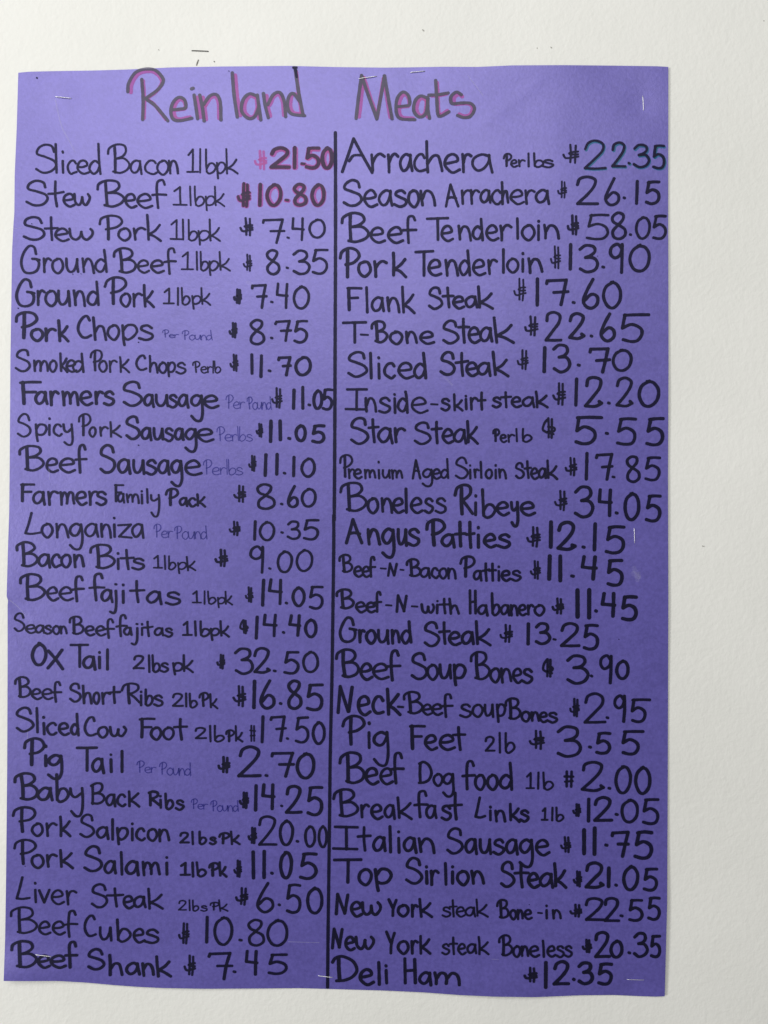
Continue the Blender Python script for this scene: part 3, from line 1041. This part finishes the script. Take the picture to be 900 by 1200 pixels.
# column rule
db = Bms()
ruler = "393,155.5 393.2,250 393,330 392.6,420 392.2,520 391.6,609*; 391.0,604 391,640 390,720 388.8,800 387,880 386.2,950 385.2,1030 384.4,1090 383.8,1157"
for i, st in enumerate(parse(ruler)):
    for run in spline(st):
        fine = []
        for (a, b_) in zip(run, run[1:]):
            for q in range(8):
                fine.append((a[0] + (b_[0] - a[0]) * q / 8, a[1] + (b_[1] - a[1]) * q / 8))
        fine.append(run[-1])
        ribbon(db['k'], fine, 3.9 if i == 0 else 3.7)
flush('column_rule', db, poster, 'straight black marker line between the two columns')

# pale scratches, rubs and folds, and stray ink specks on the sheet
for st, wd in (("65,117 68,132 73,150 80,163 88,178", 0.9), ("290,331 293,332.5 295,333", 3.8), ("521,442 526,447 530,451", 2.4), ("743,666 746,672 747,680", 5.0), ("742,672 748,676", 6.0), ("749,671 750,677", 3.0),
               ("338,1103.6 358,1104.2 374,1104.6", 0.8), ("32.6,857 32,864 31.6,871", 0.7), ("576,1124 584,1124.4", 0.7),
               ("57,549 58,556 58,562", 0.7), ("11,703 22,712 30,722", 1.0), ("12,268 30,267", 0.7), ("548,88 560,104 566,112", 0.8),
               ("602,842 618,843", 0.6)):
    sb = Bms()
    for run in spline(parse(st)[0]):
        ribbon(sb['w' if wd < 2 else 'v'], run, wd)
    flush('scratch', sb, poster)
for x, y, r in ((43, 91, 1.3), (21, 361, .9), (85, 321, .8), (162, 521.6, 1.0), (162, 401, .9), (37, 262, .7), (268, 83, .7), (725, 749, .7),
                (612, 420, .6), (210, 505, .5), (500, 610, .6), (94.6, 320.6, .6), (29, 1015, .6), (342, 1019, .6), (700, 300, .5), (620, 1060, .6)):
    kb = Bms()
    ribbon(kb['k'], [(x, y), (x + .4, y + .3)], r * 1.5)
    flush('ink_speck', kb, poster)

# ------------------------------------------------------------------ staples


def staple(x0, y0, x1, y1, label, m=mst, on_wall=False, group=None, th=0.9):
    ha = 0.0 if on_wall else lift(x0, y0)
    hb = 0.0 if on_wall else lift(x1, y1)
    xa, za = P(x0, y0, ha)
    xb, zb = P(x1, y1, hb)
    A = Vector((xa, -ha, za))
    B = Vector((xb, -hb, zb))
    d = (B - A).normalized()
    up = Vector((0, -1, 0))
    side = d.cross(up).normalized()
    w_, t_ = 0.00034 * th, 0.00030 * th
    hgt = 0.00055
    # path: leg in the wall, rounded shoulder, crown, shoulder, leg
    path = [A + up * -0.002, A + up * (hgt * .4), A + d * .0004 + up * hgt]
    for q in range(1, 6):
        path.append(A.lerp(B, q / 6) + up * (hgt + 0.00012 * math.sin(q / 6 * math.pi)))
    path += [B - d * .0004 + up * hgt, B + up * (hgt * .4), B + up * -0.002]
    bm = bmesh.new()
    rings = []
    for i, p in enumerate(path):
        a = path[max(0, i - 1)]
        b_ = path[min(len(path) - 1, i + 1)]
        tg = (b_ - a).normalized()
        nn = side.cross(tg).normalized()
        rings.append([bm.verts.new(p + side * (math.cos(q) * w_) + nn * (math.sin(q) * t_)) for q in [math.pi / 4 * e for e in range(8)]])
    for r0, r1 in zip(rings, rings[1:]):
        for e in range(8):
            bm.faces.new((r0[e], r0[(e + 1) % 8], r1[(e + 1) % 8], r1[e]))
    bm.faces.new(rings[0])
    bm.faces.new(list(reversed(rings[-1])))
    bmesh.ops.recalc_face_normals(bm, faces=bm.faces[:])
    # set the origin at the staple's middle
    mid = (A + B) / 2
    for v in bm.verts:
        v.co -= mid
    o = link('staple', bm, m)
    o.location = mid
    o['label'] = label
    o['category'] = 'staple'
    o['group'] = group or 'staples holding the purple poster'
    return o


staple(65, 113.6, 83.5, 115.6, 'bright horizontal staple near the top left corner of the purple poster')
staple(420.5, 92.6, 441.5, 89.6, 'slanting silver staple across the top of the heading letter M')
staple(481, 85.2, 498, 83.6, 'silver staple just under the top edge right of the letter M')
staple(752.8, 112.5, 753.8, 129.5, 'upright staple near the top right corner of the poster')
staple(743, 619, 743.4, 636.5, 'upright staple beside the price 12.15 at the right edge', th=.7)
staple(42, 1118.4, 60, 1120.6, 'silver staple over the word Beef in the bottom left corner')
staple(373, 1143, 389.6, 1145, 'bright staple across the foot of the black column line')
staple(734.5, 1147.4, 754.5, 1148, 'thin dull staple near the bottom right corner of the poster', th=.6)
staple(224.8, 59.6, 244.3, 60.4, 'dark bare staple left in the white wall above the poster', m=msd, on_wall=True,
       group='staple left in the wall', th=1.0)

# ------------------------------------------------------------------ marks on the wall


msf, n, l, b, out = mat('faint_scuff')
b.inputs['Base Color'].default_value = (0.40, 0.39, 0.36, 1)
b.inputs['Roughness'].default_value = 0.9


def scuff(pts, wd, hh=0.0003, m=None):
    bm = bmesh.new()
    LAYER[0] += 1
    prev = None
    n = len(pts)
    for i, p in enumerate(pts):
        a, b_ = pts[max(0, i - 1)], pts[min(n - 1, i + 1)]
        dx, dy = b_[0] - a[0], b_[1] - a[1]
        m_ = math.hypot(dx, dy) or 1
        wv = wd * .5 * (0.5 + 0.5 * math.sin(math.pi * (i + .6) / (n + .2)))
        va = []
        for s in (-1, 1):
            x, z = P(p[0] - dy / m_ * wv * s, p[1] + dx / m_ * wv * s)
            va.append(bm.verts.new((x, -hh, z)))
        if prev:
            bm.faces.new((prev[0], prev[1], va[1], va[0]))
        prev = va
    o = link('scuff_mark', bm, m or msm, wall)
    return o


scuff([(232.6, 70), (231.8, 72.5), (231, 74.4), (230.4, 77)], 1.4)
scuff([(250.6, 71.6), (251.2, 72.4), (251.6, 73)], 1.2)
scuff([(185.5, 58), (186, 58.6), (186.6, 59)], 1.0, m=msf)
scuff([(495, 34.5), (496, 36), (497.2, 36.4)], 1.3, m=msf)
scuff([(645, 55), (646, 56), (646.8, 56.4)], 1.2, m=msf)
scuff([(629, 56), (629.8, 57)], 1.0, m=msf)
scuff([(822.5, 639.5), (824, 640.2), (825.5, 640)], 1.1, m=msf)
scuff([(894.6, 24), (895.4, 25)], 1.2, m=msf)
